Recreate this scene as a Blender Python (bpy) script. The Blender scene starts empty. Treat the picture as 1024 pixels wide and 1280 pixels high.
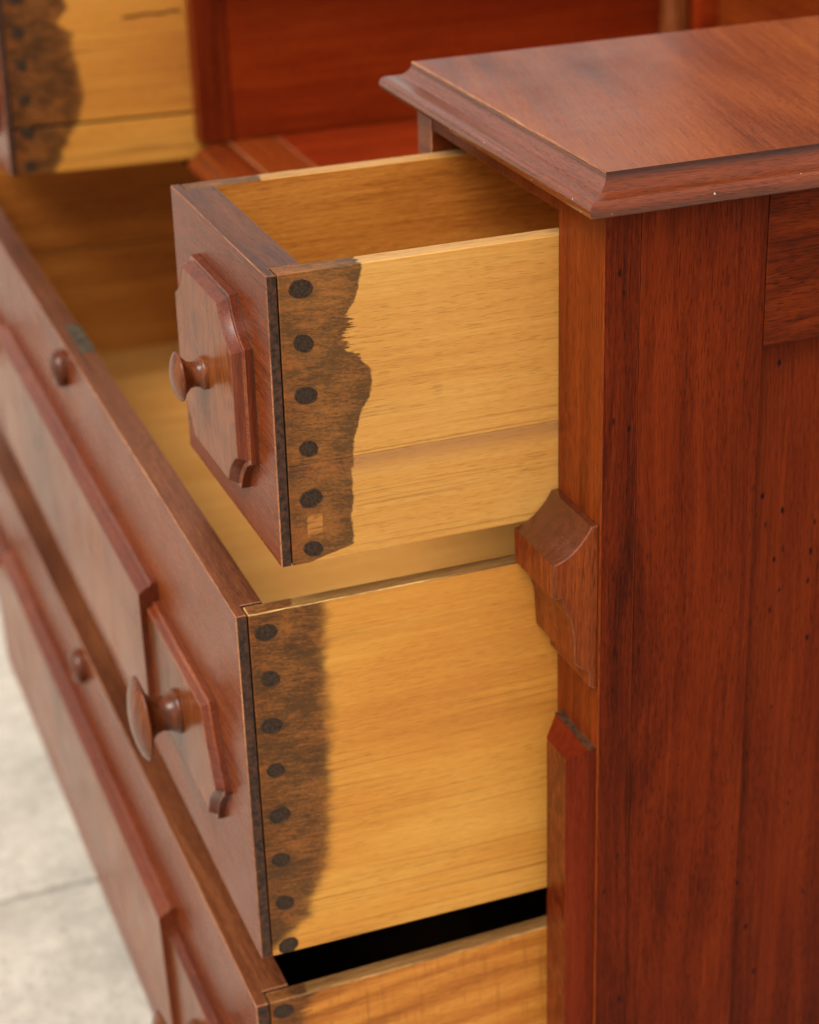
import bpy, bmesh, math, random
from mathutils import Vector, Matrix
random.seed(7)
sc = bpy.context.scene
COL = sc.collection

# ------------------------------------------------------------------ camera
cam_d = bpy.data.cameras.new('camera'); cam = bpy.data.objects.new('camera', cam_d); COL.objects.link(cam)
R_ = ((0.352046, -0.389781, 0.850961), (0.935551, 0.174133, -0.307281), (-0.028408, 0.904295, 0.425963))
cam.matrix_world = Matrix.Translation((0.815828, -0.394543, 0.300774)) @ Matrix(R_).to_4x4()
cam_d.sensor_fit = 'VERTICAL'; cam_d.sensor_height = 36.0
cam_d.lens = 2536.56 / 1280 * 36.0
cam_d.clip_start = 0.02; cam_d.clip_end = 2000
cam_d.dof.use_dof = True; cam_d.dof.focus_distance = 0.95; cam_d.dof.aperture_fstop = 8.0
sc.camera = cam

# ------------------------------------------------------------------ sky, sun, exposure
SUN_EL, SUN_AZ = math.radians(57), math.radians(149)      # azimuth clockwise from +Y
w = bpy.data.worlds.new('World'); sc.world = w; w.use_nodes = True
nt = w.node_tree; nt.nodes.clear()
sky = nt.nodes.new('ShaderNodeTexSky'); sky.sky_type = 'NISHITA'; sky.sun_disc = False
sky.sun_elevation = SUN_EL; sky.sun_rotation = SUN_AZ
sky.air_density = 1.0; sky.dust_density = 4.0; sky.ozone_density = 1.0
hs = nt.nodes.new('ShaderNodeHueSaturation'); hs.inputs['Saturation'].default_value = 0.04
tint = nt.nodes.new('ShaderNodeMix'); tint.data_type = 'RGBA'; tint.blend_type = 'MULTIPLY'      # camera white balance
tint.inputs[0].default_value = 1.0; tint.inputs[7].default_value = (1.0, 0.955, 0.885, 1.0)
bg = nt.nodes.new('ShaderNodeBackground'); bg.inputs['Strength'].default_value = 0.115
wo = nt.nodes.new('ShaderNodeOutputWorld')
nt.links.new(sky.outputs[0], hs.inputs['Color']); nt.links.new(hs.outputs[0], tint.inputs[6]); nt.links.new(tint.outputs[2], bg.inputs[0]); nt.links.new(bg.outputs[0], wo.inputs[0])
sun_d = bpy.data.lights.new('sun', 'SUN'); sun = bpy.data.objects.new('sun', sun_d); COL.objects.link(sun)
sun_d.energy = 1.4; sun_d.angle = math.radians(28); sun_d.color = (1.0, 0.93, 0.83)
sdir = Vector((math.sin(SUN_AZ) * math.cos(SUN_EL), math.cos(SUN_AZ) * math.cos(SUN_EL), math.sin(SUN_EL)))
sun.rotation_euler = sdir.to_track_quat('Z', 'Y').to_euler()
sc.view_settings.view_transform = 'Standard'; sc.view_settings.look = 'None'
sc.view_settings.gamma = 1.0; sc.view_settings.exposure = 0.86; sc.view_settings.use_curve_mapping = False

# ------------------------------------------------------------------ node helpers
class NT:
    def __init__(s, name):
        s.m = bpy.data.materials.new(name); s.m.use_nodes = True
        s.t = s.m.node_tree; s.t.nodes.clear()
    def n(s, t, **k):
        x = s.t.nodes.new(t)
        for a, b in k.items(): setattr(x, a, b)
        return x
    def put(s, sock, v):
        if hasattr(v, 'is_output'): s.t.links.new(v, sock)
        elif isinstance(v, (int, float)) and sock.type in ('RGBA',): sock.default_value = (v, v, v, 1)
        elif isinstance(v, (tuple, list)) and sock.type == 'RGBA': sock.default_value = (v[0], v[1], v[2], 1)
        else: sock.default_value = v
    def math(s, op, a, b=0.0, c=0.0, clamp=False):
        x = s.n('ShaderNodeMath', operation=op); x.use_clamp = clamp
        for i, v in enumerate((a, b, c)): s.put(x.inputs[i], v)
        return x.outputs[0]
    def vec(s, op, a, b):
        x = s.n('ShaderNodeVectorMath', operation=op)
        s.put(x.inputs[0], a)
        if op == 'SCALE': s.put(x.inputs['Scale'], b)
        else: s.put(x.inputs[1], b)
        return x.outputs[0]
    def noise(s, v, scale, detail=2.0, rough=0.5, dist=0.0, out=0):
        x = s.n('ShaderNodeTexNoise'); s.put(x.inputs['Vector'], v)
        x.inputs['Scale'].default_value = scale; x.inputs['Detail'].default_value = detail
        x.inputs['Roughness'].default_value = rough; x.inputs['Distortion'].default_value = dist
        return x.outputs[out]
    def smooth(s, v, a, b, lo=0.0, hi=1.0):
        x = s.n('ShaderNodeMapRange', interpolation_type='SMOOTHSTEP')
        s.put(x.inputs[0], v); s.put(x.inputs[1], a); s.put(x.inputs[2], b)
        s.put(x.inputs[3], lo); s.put(x.inputs[4], hi)
        return x.outputs[0]
    def ramp(s, v, stops):
        x = s.n('ShaderNodeValToRGB'); e = x.color_ramp.elements
        while len(e) < len(stops): e.new(0.5)
        for el, (p, c) in zip(e, stops): el.position = p; el.color = (c[0], c[1], c[2], 1)
        s.put(x.inputs[0], v); return x.outputs[0]
    def mix(s, f, a, b, mode='MIX'):
        x = s.n('ShaderNodeMix', data_type='RGBA', blend_type=mode)
        s.put(x.inputs[0], f); s.put(x.inputs[6], a); s.put(x.inputs[7], b)
        return x.outputs[2]
    def curve(s, v, pts):
        x = s.n('ShaderNodeFloatCurve'); c = x.mapping.curves[0]
        c.points[0].location = pts[0]; c.points[1].location = pts[-1]
        for p in pts[1:-1]: c.points.new(*p)
        for p in c.points: p.handle_type = 'VECTOR'
        x.mapping.update(); s.put(x.inputs['Value'], v); return x.outputs[0]
    def done(s, color, rough, bump=None, bstr=0.2, bdist=0.0004, coat=0.0, coat_rough=0.2, spec=0.5):
        b = s.n('ShaderNodeBsdfPrincipled'); o = s.n('ShaderNodeOutputMaterial')
        s.put(b.inputs['Base Color'], color); s.put(b.inputs['Roughness'], rough)
        b.inputs['Coat Weight'].default_value = coat; b.inputs['Coat Roughness'].default_value = coat_rough
        b.inputs['Specular IOR Level'].default_value = spec
        if bump is not None:
            bp = s.n('ShaderNodeBump'); s.put(bp.inputs['Height'], bump)
            bp.inputs['Strength'].default_value = bstr; bp.inputs['Distance'].default_value = bdist
            s.t.links.new(bp.outputs[0], b.inputs['Normal'])
        s.t.links.new(b.outputs[0], o.inputs[0])
        return s.m

def wood(name, axis, dark, mid, light, rings=5.0, ring_amt=0.35, fig=14.0, streak=240.0, fine=1300.0, pore=0.5, pore_scale=2000.0,
         rough=0.4, coat=0.0, coat_rough=0.2, bump=0.25, stretch=0.07, rot=0.0, specks=0.0, dust=0.0, tone=0.35,
         stain=None, spread=1.0, spec=0.5, patch=0.0, cross=0.0, wave=0.016, band=None, lines=0.0):
    k = NT(name)
    tc = k.n('ShaderNodeTexCoord').outputs['Object']
    oi = k.n('ShaderNodeObjectInfo').outputs['Random']
    comb = k.n('ShaderNodeCombineXYZ')
    for i, f in enumerate((3.7, 5.3, 7.9)): k.put(comb.inputs[i], k.math('MULTIPLY', oi, f))
    p = k.vec('ADD', tc, comb.outputs[0])
    if rot:
        mp = k.n('ShaderNodeMapping'); k.put(mp.inputs['Vector'], p); mp.inputs['Rotation'].default_value = rot if isinstance(rot, tuple) else (0, 0, rot)
        p = mp.outputs[0]
    def st(f, w_=None):
        v = [1, 1, 1]; v['xyz'.index(axis)] = f
        return k.vec('MULTIPLY', p if w_ is None else k.vec('ADD', p, w_), tuple(v))
    warp = k.noise(st(0.35), 8.0, 2.0, 0.45, 0, 1)
    wm = [wave] * 3; wm['xyz'.index(axis)] = 0.0
    warp = k.vec('MULTIPLY', k.vec('SUBTRACT', warp, (0.5, 0.5, 0.5)), tuple(wm))
    pw = k.vec('ADD', st(stretch), warp)
    n1 = k.noise(pw, fig, 2.0, 0.45)
    ring = k.math('MULTIPLY_ADD', k.math('SINE', k.math('MULTIPLY', n1, rings * 6.283 * 2)), 0.5, 0.5)
    strk = k.noise(st(0.022, warp), streak, 4.0, 0.62)
    fin = k.noise(st(0.014, warp), fine, 3.0, 0.6)
    big = k.noise(st(0.4), 7.0, 3.0, 0.55)
    f = k.math('MULTIPLY', ring, ring_amt)
    fin2 = k.noise(st(0.05, warp), fine * 1.9, 2.0, 0.6)
    f = k.math('ADD', f, k.math('MULTIPLY', k.math('SUBTRACT', strk, 0.5), 0.85 * spread))
    f = k.math('ADD', f, k.math('MULTIPLY', k.math('SUBTRACT', fin, 0.5), 1.0 * spread))
    f = k.math('ADD', f, k.math('MULTIPLY', k.math('SUBTRACT', fin2, 0.5), 1.2 * spread))
    f = k.math('ADD', f, k.math('MULTIPLY', k.math('SUBTRACT', big, 0.5), 2.6 * tone))
    f = k.math('ADD', f, 0.5 - ring_amt * 0.5, clamp=True)
    col = k.ramp(f, [(0.08, dark), (0.5, mid), (0.92, light)])
    if lines:     # long thin growth lines
        ln = k.noise(st(0.010, warp), 62.0, 2.0, 0.5)
        lf = k.math('FRACT', k.math('MULTIPLY', ln, 14.0))
        lm = k.math('MULTIPLY', k.smooth(k.math('ABSOLUTE', k.math('SUBTRACT', lf, 0.5)), 0.16, 0.02), k.smooth(k.noise(st(0.10), 30.0, 2.0), 0.42, 0.62))
        col = k.mix(k.math('MULTIPLY', lm, lines), col, tuple(c * 0.6 for c in dark))
    if band:      # greyer heartwood edge on boards; painted cove shade on the box-top mouldings
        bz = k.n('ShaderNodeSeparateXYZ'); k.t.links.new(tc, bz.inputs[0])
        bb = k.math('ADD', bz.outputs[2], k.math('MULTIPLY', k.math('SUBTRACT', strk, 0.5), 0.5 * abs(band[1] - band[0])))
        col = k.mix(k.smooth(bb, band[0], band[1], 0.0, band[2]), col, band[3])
    po = k.noise(st(0.075, warp), pore_scale, 1.0, 0.4)
    pom = k.smooth(po, 0.58, 0.70)
    pmask = k.smooth(k.noise(st(0.2), 40.0, 2.0), 0.3, 0.65, 0.35, 1.0)
    pom = k.math('MULTIPLY', pom, pmask)
    col = k.mix(k.math('MULTIPLY', pom, pore), col, tuple(c * 0.28 for c in dark))
    rg = k.math('ADD', rough, k.math('MULTIPLY', k.math('SUBTRACT', strk, 0.5), 0.18))
    rg = k.math('ADD', rg, k.math('MULTIPLY', k.math('SUBTRACT', k.noise(p, 22.0, 4.0, 0.6), 0.5), 0.22))
    hgt = k.math('SUBTRACT', k.math('MULTIPLY', fin, 0.5), pom)
    if cross:      # saw or plane chatter across the grain
        v = [1, 1, 1]; v['xyz'.index(axis)] = 1.0
        w_ = [0.05, 0.05, 0.05]; w_['xyz'.index(axis)] = 1.0
        ch = k.noise(k.vec('MULTIPLY', p, tuple(w_)), 320.0, 4.0, 0.65)
        ch = k.math('ADD', ch, k.math('MULTIPLY', k.math('SUBTRACT', k.noise(p, 60.0, 3.0), 0.5), 0.5))
        col = k.mix(k.math('MULTIPLY', k.smooth(ch, 0.52, 0.68), cross), col, tuple(c * 0.55 for c in mid))
    if patch:      # old finish worn or darkened in patches
        pt = k.smooth(k.noise(p, 26.0, 5.0, 0.62), 0.52, 0.66)
        col = k.mix(k.math('MULTIPLY', pt, patch), col, tuple(c * 0.45 for c in dark))
    if specks:
        sv = [1, 1, 1]; sv['xyz'.index(axis)] = 0.55
        vo = k.n('ShaderNodeTexVoronoi'); k.put(vo.inputs['Vector'], k.vec('MULTIPLY', p, tuple(sv))); vo.inputs['Scale'].default_value = 125.0
        wn = k.n('ShaderNodeSeparateColor'); k.t.links.new(vo.outputs['Color'], wn.inputs[0])
        r = k.math('MULTIPLY', k.smooth(wn.outputs[0], 0.30, 1.0), 0.22)
        d = k.math('ADD', vo.outputs['Distance'], k.math('MULTIPLY', k.math('SUBTRACT', k.noise(p, 420.0, 2.0), 0.5), 0.16))
        sp = k.smooth(k.math('SUBTRACT', r, d), -0.06, 0.07)
        cl = k.smooth(k.noise(p, 17.0, 1.0), 0.44, 0.54)
        sp = k.math('MULTIPLY', k.math('MULTIPLY', sp, cl), specks)
        col = k.mix(sp, col, (0.010, 0.004, 0.004))
    if dust:
        vo = k.n('ShaderNodeTexVoronoi'); k.put(vo.inputs['Vector'], p); vo.inputs['Scale'].default_value = 190.0
        wn = k.n('ShaderNodeSeparateColor'); k.t.links.new(vo.outputs['Color'], wn.inputs[0])
        r = k.math('MULTIPLY', k.smooth(wn.outputs[1], 0.80, 1.0), 0.11)
        sp = k.smooth(k.math('SUBTRACT', r, vo.outputs['Distance']), -0.015, 0.015)
        col = k.mix(k.math('MULTIPLY', sp, dust), col, (0.62, 0.50, 0.38))
    if stain:
        xyz = k.n('ShaderNodeSeparateXYZ'); k.t.links.new(tc, xyz.inputs[0])
        y, z = xyz.outputs[1], xyz.outputs[2]
        pts = stain['pts']; z0, z1 = stain['z0'], stain['z1']; y0, y1 = stain['y0'], stain['y1']
        zn = k.math('DIVIDE', k.math('SUBTRACT', z, z0), z1 - z0, clamp=True)
        cv = k.curve(zn, [((a - z0) / (z1 - z0), (b - y0) / (y1 - y0)) for a, b in pts])
        yb = k.math('MULTIPLY_ADD', cv, y1 - y0, y0)
        feather = k.noise(k.vec('MULTIPLY', tc, (1, 0.10, 1)), 520.0, 4.0, 0.7)
        lump = k.noise(tc, 110.0, 3.0, 0.6)
        jg = stain.get('jag')
        if jg: fa = k.math('MULTIPLY_ADD', k.smooth(k.math('ABSOLUTE', k.math('SUBTRACT', z, jg[0])), jg[1], jg[1] * 0.5), stain.get('feather', 0.022), 0.0015)
        else: fa = stain.get('feather', 0.003)
        yb = k.math('ADD', yb, k.math('MULTIPLY', k.math('SUBTRACT', feather, 0.5), fa))
        yb = k.math('ADD', yb, k.math('MULTIPLY', k.math('SUBTRACT', lump, 0.5), 0.006))
        s_ = k.smooth(k.math('SUBTRACT', y, yb), stain.get('soft', 0.0006), -stain.get('soft', 0.0008))
        if stain.get('soft'):       # wiped thin towards its edge
            wash = k.noise(k.vec('MULTIPLY', tc, (1, 0.22, 1)), 140.0, 4.0, 0.65)
            s_ = k.smooth(k.math('ADD', s_, k.math('MULTIPLY', k.math('SUBTRACT', wash, 0.5), 1.1)), 0.10, 0.85)
            s_ = k.math('MULTIPLY', s_, k.smooth(k.math('SUBTRACT', yb, y), -0.004, 0.008, 0.75, 1.0))
        # the finish is thin, rubbed and streaky
        mpr = k.n('ShaderNodeMapping'); k.put(mpr.inputs['Vector'], tc); mpr.inputs['Rotation'].default_value = (0.10, 0, 0)
        tr = mpr.outputs[0]
        gr = k.noise(k.vec('MULTIPLY', tr, (1, 0.16, 1)), 620.0, 4.0, 0.7)
        pa = k.noise(k.vec('MULTIPLY', tr, (1, 0.55, 1)), 70.0, 5.0, 0.65)
        speck = k.noise(k.vec('MULTIPLY', tr, (1, 0.35, 1)), 1500.0, 2.0, 0.6)
        a = k.math('ADD', k.math('MULTIPLY', gr, 0.9), k.math('MULTIPLY', pa, 1.0))
        a = k.math('ADD', a, k.math('MULTIPLY', speck, 0.7))
        a = k.smooth(a, 0.90 if stain.get('soft') else 0.98, 1.50 if stain.get('soft') else 1.56)
        # denser rim where the finish pooled at its edge
        rim = k.smooth(k.math('SUBTRACT', yb, y), 0.014, 0.001, 0.0, 0.0 if stain.get('soft') else 0.24)
        a = k.math('ADD', a, rim, clamp=True)
        edge = k.smooth(k.math('SUBTRACT', y, stain['y0']), 0.0, 0.022)
        c1 = k.mix(a, (0.22, 0.056, 0.011), (0.025, 0.0090, 0.0042))
        c2 = k.mix(a, (0.26, 0.084, 0.017), (0.038, 0.0145, 0.0062))
        sc_ = k.mix(edge, c1, c2)
        if stain.get('chip'):
            cy, cz, hy, hz = stain['chip']
            jz = k.math('MULTIPLY', k.math('SUBTRACT', k.noise(k.vec('MULTIPLY', tc, (1, 1, 1)), 300.0, 3.0), 0.5), 0.0035)
            dy = k.smooth(k.math('ABSOLUTE', k.math('SUBTRACT', k.math('ADD', y, jz), cy)), hy + 0.0005, hy - 0.0005)
            dz = k.smooth(k.math('ABSOLUTE', k.math('SUBTRACT', k.math('ADD', z, jz), cz)), hz + 0.0005, hz - 0.0005)
            cm = k.smooth(k.math('SUBTRACT', k.math('MULTIPLY', dy, dz), k.math('MULTIPLY', k.noise(k.vec('MULTIPLY', tc, (1, 0.4, 1)), 260.0, 3.0), 0.95)), 0.40, 0.52)
            wv = k.noise(k.vec('MULTIPLY', tc, (1, 0.10, 1)), 520.0, 2.0)
            cc = k.mix(k.smooth(wv, 0.50, 0.72), (0.56, 0.225, 0.045), (0.20, 0.070, 0.016))
            sc_ = k.mix(k.math('MULTIPLY', cm, 0.58), sc_, cc)
        amt = stain.get('amt', 0.88)
        col = k.mix(k.math('MULTIPLY', s_, amt), col, sc_)
        rg = k.math('ADD', rg, k.math('MULTIPLY', s_, -0.06))
        hgt = k.math('ADD', hgt, k.math('MULTIPLY', k.math('MULTIPLY', s_, a), 0.3))
    return k.done(col, rg, hgt, bump, 0.0005, coat, coat_rough, spec)

def plain(name, c1, c2, scale, rough, bump=0.3, spec=0.5, coat=0.0, dist=0.0005):
    k = NT(name)
    tc = k.n('ShaderNodeTexCoord').outputs['Object']
    n = k.noise(tc, scale, 5.0, 0.65)
    col = k.mix(k.smooth(n, 0.3, 0.7), c1, c2)
    return k.done(col, rough, n, bump, dist, coat, 0.2, spec)

# mahogany / walnut family
MH = dict(dark=(0.026, 0.0045, 0.0020), mid=(0.102, 0.0118, 0.0024), light=(0.170, 0.0225, 0.0036))
SIDE = dict(rough=0.36, spec=0.05, bump=0.10, spread=0.75, lines=0.30)
m_stile = wood('mahogany_side_stile', 'z', **MH, rings=4, ring_amt=0.16, fig=11, stretch=0.20, wave=0.024, pore=0.6, specks=1.0, tone=0.44, **SIDE)
m_post = wood('mahogany_post_bounce', 'z', (0.055, 0.0080, 0.0020), (0.165, 0.0275, 0.0042), (0.24, 0.047, 0.0070), rings=3, ring_amt=0.15, pore=0.6, specks=0.25, tone=0.28, rough=0.34, spec=0.06, spread=0.75, lines=0.15, bump=0.12)  # brighter orange: bounce off the drawer sides put into the colour
m_rail = wood('mahogany_rail', 'y', (0.032, 0.0055, 0.0022), (0.110, 0.0145, 0.0030), (0.18, 0.0290, 0.0050), rings=4, ring_amt=0.22, fig=22, stretch=0.35, pore=0.7, specks=0.6, tone=0.3, **SIDE)
m_panel = wood('mahogany_panel', 'z', (0.028, 0.0045, 0.0020), (0.098, 0.0112, 0.0024), (0.160, 0.0215, 0.0036), rings=3, ring_amt=0.22, fig=12, stretch=0.12, pore=0.6, specks=1.2, tone=0.40, **SIDE)
m_slab = wood('mahogany_top', 'x', (0.080, 0.0140, 0.0040), (0.185, 0.0385, 0.0078), (0.275, 0.070, 0.0140), rings=3, ring_amt=0.2, fig=13, stretch=0.12, pore=0.55, rough=0.36, tone=0.5, dust=0.35, rot=0.22, bump=0.08, spec=0.42, spread=0.7, lines=0.2)
m_slabm = wood('mahogany_moulding_front', 'x', (0.065, 0.0135, 0.0050), (0.145, 0.0310, 0.0095), (0.22, 0.060, 0.018), rings=2, ring_amt=0.15, pore=0.7, rough=0.21, tone=0.3, dust=0.5, bump=0.10, spec=0.85, spread=0.7, band=(0.0372 + 0.78, 0.0412 + 0.78, 0.60, (0.045, 0.009, 0.0035)))  # dark band under the arris paints in the cove's shade
m_slabe = wood('mahogany_moulding_end', 'y', (0.050, 0.009, 0.0030), (0.150, 0.029, 0.0070), (0.25, 0.056, 0.012), rings=2, ring_amt=0.2, pore=0.6, rough=0.20, tone=0.5, dust=1.2, specks=0.4, bump=0.10, spec=0.55, spread=0.7, band=(0.0366 + 0.78, 0.0410 + 0.78, 0.80, (0.026, 0.006, 0.0028)))  # cove shade painted in here too, as a darker band
m_front = wood('walnut_drawer_front', 'x', (0.068, 0.0125, 0.0032), (0.148, 0.0300, 0.0070), (0.220, 0.055, 0.0130), rings=3, ring_amt=0.12, pore=0.6, rough=0.27, tone=0.36, bump=0.08, spread=0.9, spec=0.13)
m_fronttop = wood('walnut_front_top_edge', 'x', (0.035, 0.0100, 0.0045), (0.105, 0.030, 0.0105), (0.19, 0.060, 0.020), rings=2, ring_amt=0.2, pore=0.7, rough=0.38, tone=0.7, bump=0.14, spec=0.25, spread=0.9)
m_veneer = wood('burl_walnut_veneer', 'z', (0.058, 0.0150, 0.0046), (0.165, 0.0415, 0.0098), (0.24, 0.070, 0.0175), rings=5, ring_amt=0.2, fig=24, stretch=0.5, pore=0.45, pore_scale=1200, rough=0.24, tone=0.5, bump=0.06, spec=0.13, spread=0.8)
m_mould = wood('red_walnut_moulding', 'x', (0.042, 0.0080, 0.0034), (0.115, 0.0215, 0.0070), (0.19, 0.045, 0.014), rings=2, ring_amt=0.1, pore=0.4, rough=0.22, tone=0.5, bump=0.08, spec=0.28, spread=0.8, patch=0.15)
m_mouldz = wood('red_walnut_moulding_upright', 'z', (0.042, 0.0080, 0.0034), (0.115, 0.0215, 0.0070), (0.19, 0.045, 0.014), rings=2, ring_amt=0.1, pore=0.4, rough=0.22, tone=0.5, bump=0.08, spec=0.28, spread=0.8)
m_ridge = wood('rubbed_ridge_highlight', 'x', (0.055, 0.012, 0.005), (0.165, 0.040, 0.015), (0.30, 0.095, 0.034), rings=2, ring_amt=0.1, pore=0.2, rough=0.24, tone=0.9, bump=0.05, spec=0.35, spread=0.8)  # paler rubbed ledge, painted in to give the ridge its highlight
m_knob = wood('turned_walnut_knob', 'z', (0.040, 0.008, 0.0028), (0.100, 0.023, 0.0062), (0.20, 0.056, 0.014), rings=3, ring_amt=0.25, fig=60, pore=0.5, rough=0.24, tone=0.4, bump=0.06, spec=0.28, spread=0.7)
m_pil = wood('red_pilaster_bevel', 'z', (0.040, 0.0045, 0.0018), (0.092, 0.0100, 0.0026), (0.15, 0.021, 0.0045), rings=2, ring_amt=0.1, pore=0.4, rough=0.20, tone=0.35, bump=0.05, spec=0.06, spread=0.6)
m_pilf = wood('burl_pilaster_face', 'z', (0.028, 0.0048, 0.0018), (0.092, 0.0130, 0.0030), (0.15, 0.027, 0.0052), rings=4, ring_amt=0.3, fig=40, stretch=0.5, pore=0.6, rough=0.28, tone=0.5, bump=0.08, spec=0.2, spread=0.8)
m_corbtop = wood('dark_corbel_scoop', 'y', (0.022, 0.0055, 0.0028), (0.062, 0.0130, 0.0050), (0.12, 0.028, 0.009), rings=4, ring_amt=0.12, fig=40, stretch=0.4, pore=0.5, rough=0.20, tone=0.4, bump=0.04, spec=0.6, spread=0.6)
m_corbel = wood('mahogany_corbel', 'z', (0.055, 0.0095, 0.0025), (0.165, 0.0310, 0.0060), (0.26, 0.058, 0.0105), rings=3, ring_amt=0.2, fig=30, pore=0.85, pore_scale=1500, rough=0.28, tone=0.25, bump=0.08, spec=0.08, spread=0.7)
m_far = wood('red_mahogany_inner_side', 'y', (0.105, 0.0095, 0.0022), (0.200, 0.0200, 0.0030), (0.27, 0.036, 0.0050), rings=2, ring_amt=0.2, pore=0.4, rough=0.32, tone=0.5, bump=0.08, spec=0.12)
m_faru = wood('red_mahogany_upright', 'z', (0.07, 0.0075, 0.0020), (0.150, 0.0170, 0.0028), (0.21, 0.030, 0.0045), rings=2, ring_amt=0.2, pore=0.4, rough=0.34, tone=0.4, bump=0.06, spec=0.1)
m_ctop = wood('mahogany_centre_top', 'x', (0.055, 0.008, 0.0022), (0.135, 0.0210, 0.0036), (0.21, 0.040, 0.0062), rings=2, ring_amt=0.2, pore=0.5, rough=0.18, tone=0.5, bump=0.06, spec=0.2)
m_worn = wood('worn_wood_edge', 'x', (0.11, 0.033, 0.013), (0.25, 0.085, 0.032), (0.44, 0.19, 0.075), rings=2, ring_amt=0.1, streak=200, pore=0.2, rough=0.40, tone=0.8, bump=0.1)
m_wornred = wood('worn_mahogany_edge', 'z', (0.05, 0.010, 0.004), (0.17, 0.036, 0.010), (0.34, 0.09, 0.022), rings=2, ring_amt=0.1, streak=200, pore=0.2, rough=0.36, tone=0.9, bump=0.1)
m_inside = wood('varnished_poplar_inside', 'y', (0.30, 0.085, 0.010), (0.54, 0.185, 0.024), (0.66, 0.280, 0.046), rings=3, ring_amt=0.2, pore=0.3, rough=0.42, tone=0.35, bump=0.15)
m_bottom = wood('poplar_drawer_bottom', 'y', (0.36, 0.140, 0.024), (0.50, 0.225, 0.047), (0.58, 0.30, 0.077), rings=2, ring_amt=0.15, pore=0.15, rough=0.55, tone=0.3, bump=0.1)
m_carc = wood('carcase_wood_shade', 'x', (0.012, 0.005, 0.002), (0.03, 0.012, 0.005), (0.05, 0.022, 0.008), rough=0.6, spec=0.2)  # kept near black: the shade of the gaps is put into the colour
m_endgrain = plain('blackened_end_grain', (0.012, 0.007, 0.005), (0.085, 0.030, 0.012), 330.0, 0.55, 0.9, 0.3, 0.0, 0.0010)
m_peg = plain('dark_wooden_peg', (0.012, 0.007, 0.004), (0.055, 0.025, 0.010), 650.0, 0.55, 0.8, 0.3, 0.0, 0.0008)
m_pegpale = plain('pale_wooden_peg', (0.016, 0.008, 0.004), (0.24, 0.085, 0.019), 300.0, 0.55, 0.8, 0.3, 0.0, 0.0008)
m_pegrim = plain('black_peg_rim', (0.010, 0.006, 0.003), (0.050, 0.022, 0.009), 500.0, 0.6)
m_brass = plain('tarnished_lock_metal', (0.035, 0.026, 0.018), (0.085, 0.062, 0.042), 120.0, 0.85, 0.2, 0.02)
m_hole = plain('keyhole_dark', (0.004, 0.003, 0.002), (0.012, 0.008, 0.005), 100.0, 0.8, 0.0, 0.1)

POP = dict(dark=(0.40, 0.170, 0.036), mid=(0.560, 0.256, 0.053), light=(0.650, 0.350, 0.090))
POP2 = dict(dark=(0.43, 0.150, 0.024), mid=(0.560, 0.236, 0.036), light=(0.650, 0.325, 0.063))
def side_mats(tag, stain, pal, band=None):
    a = wood('poplar_side_' + tag, 'y', **pal, rings=4, ring_amt=0.13, fig=13, stretch=0.09, streak=330, fine=1500, pore=0.30, pore_scale=1500, rough=0.48, tone=0.50, spread=0.62, lines=0.60, spec=0.22, bump=0.10, stain=stain, band=band, wave=0.010)
    return a

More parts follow.
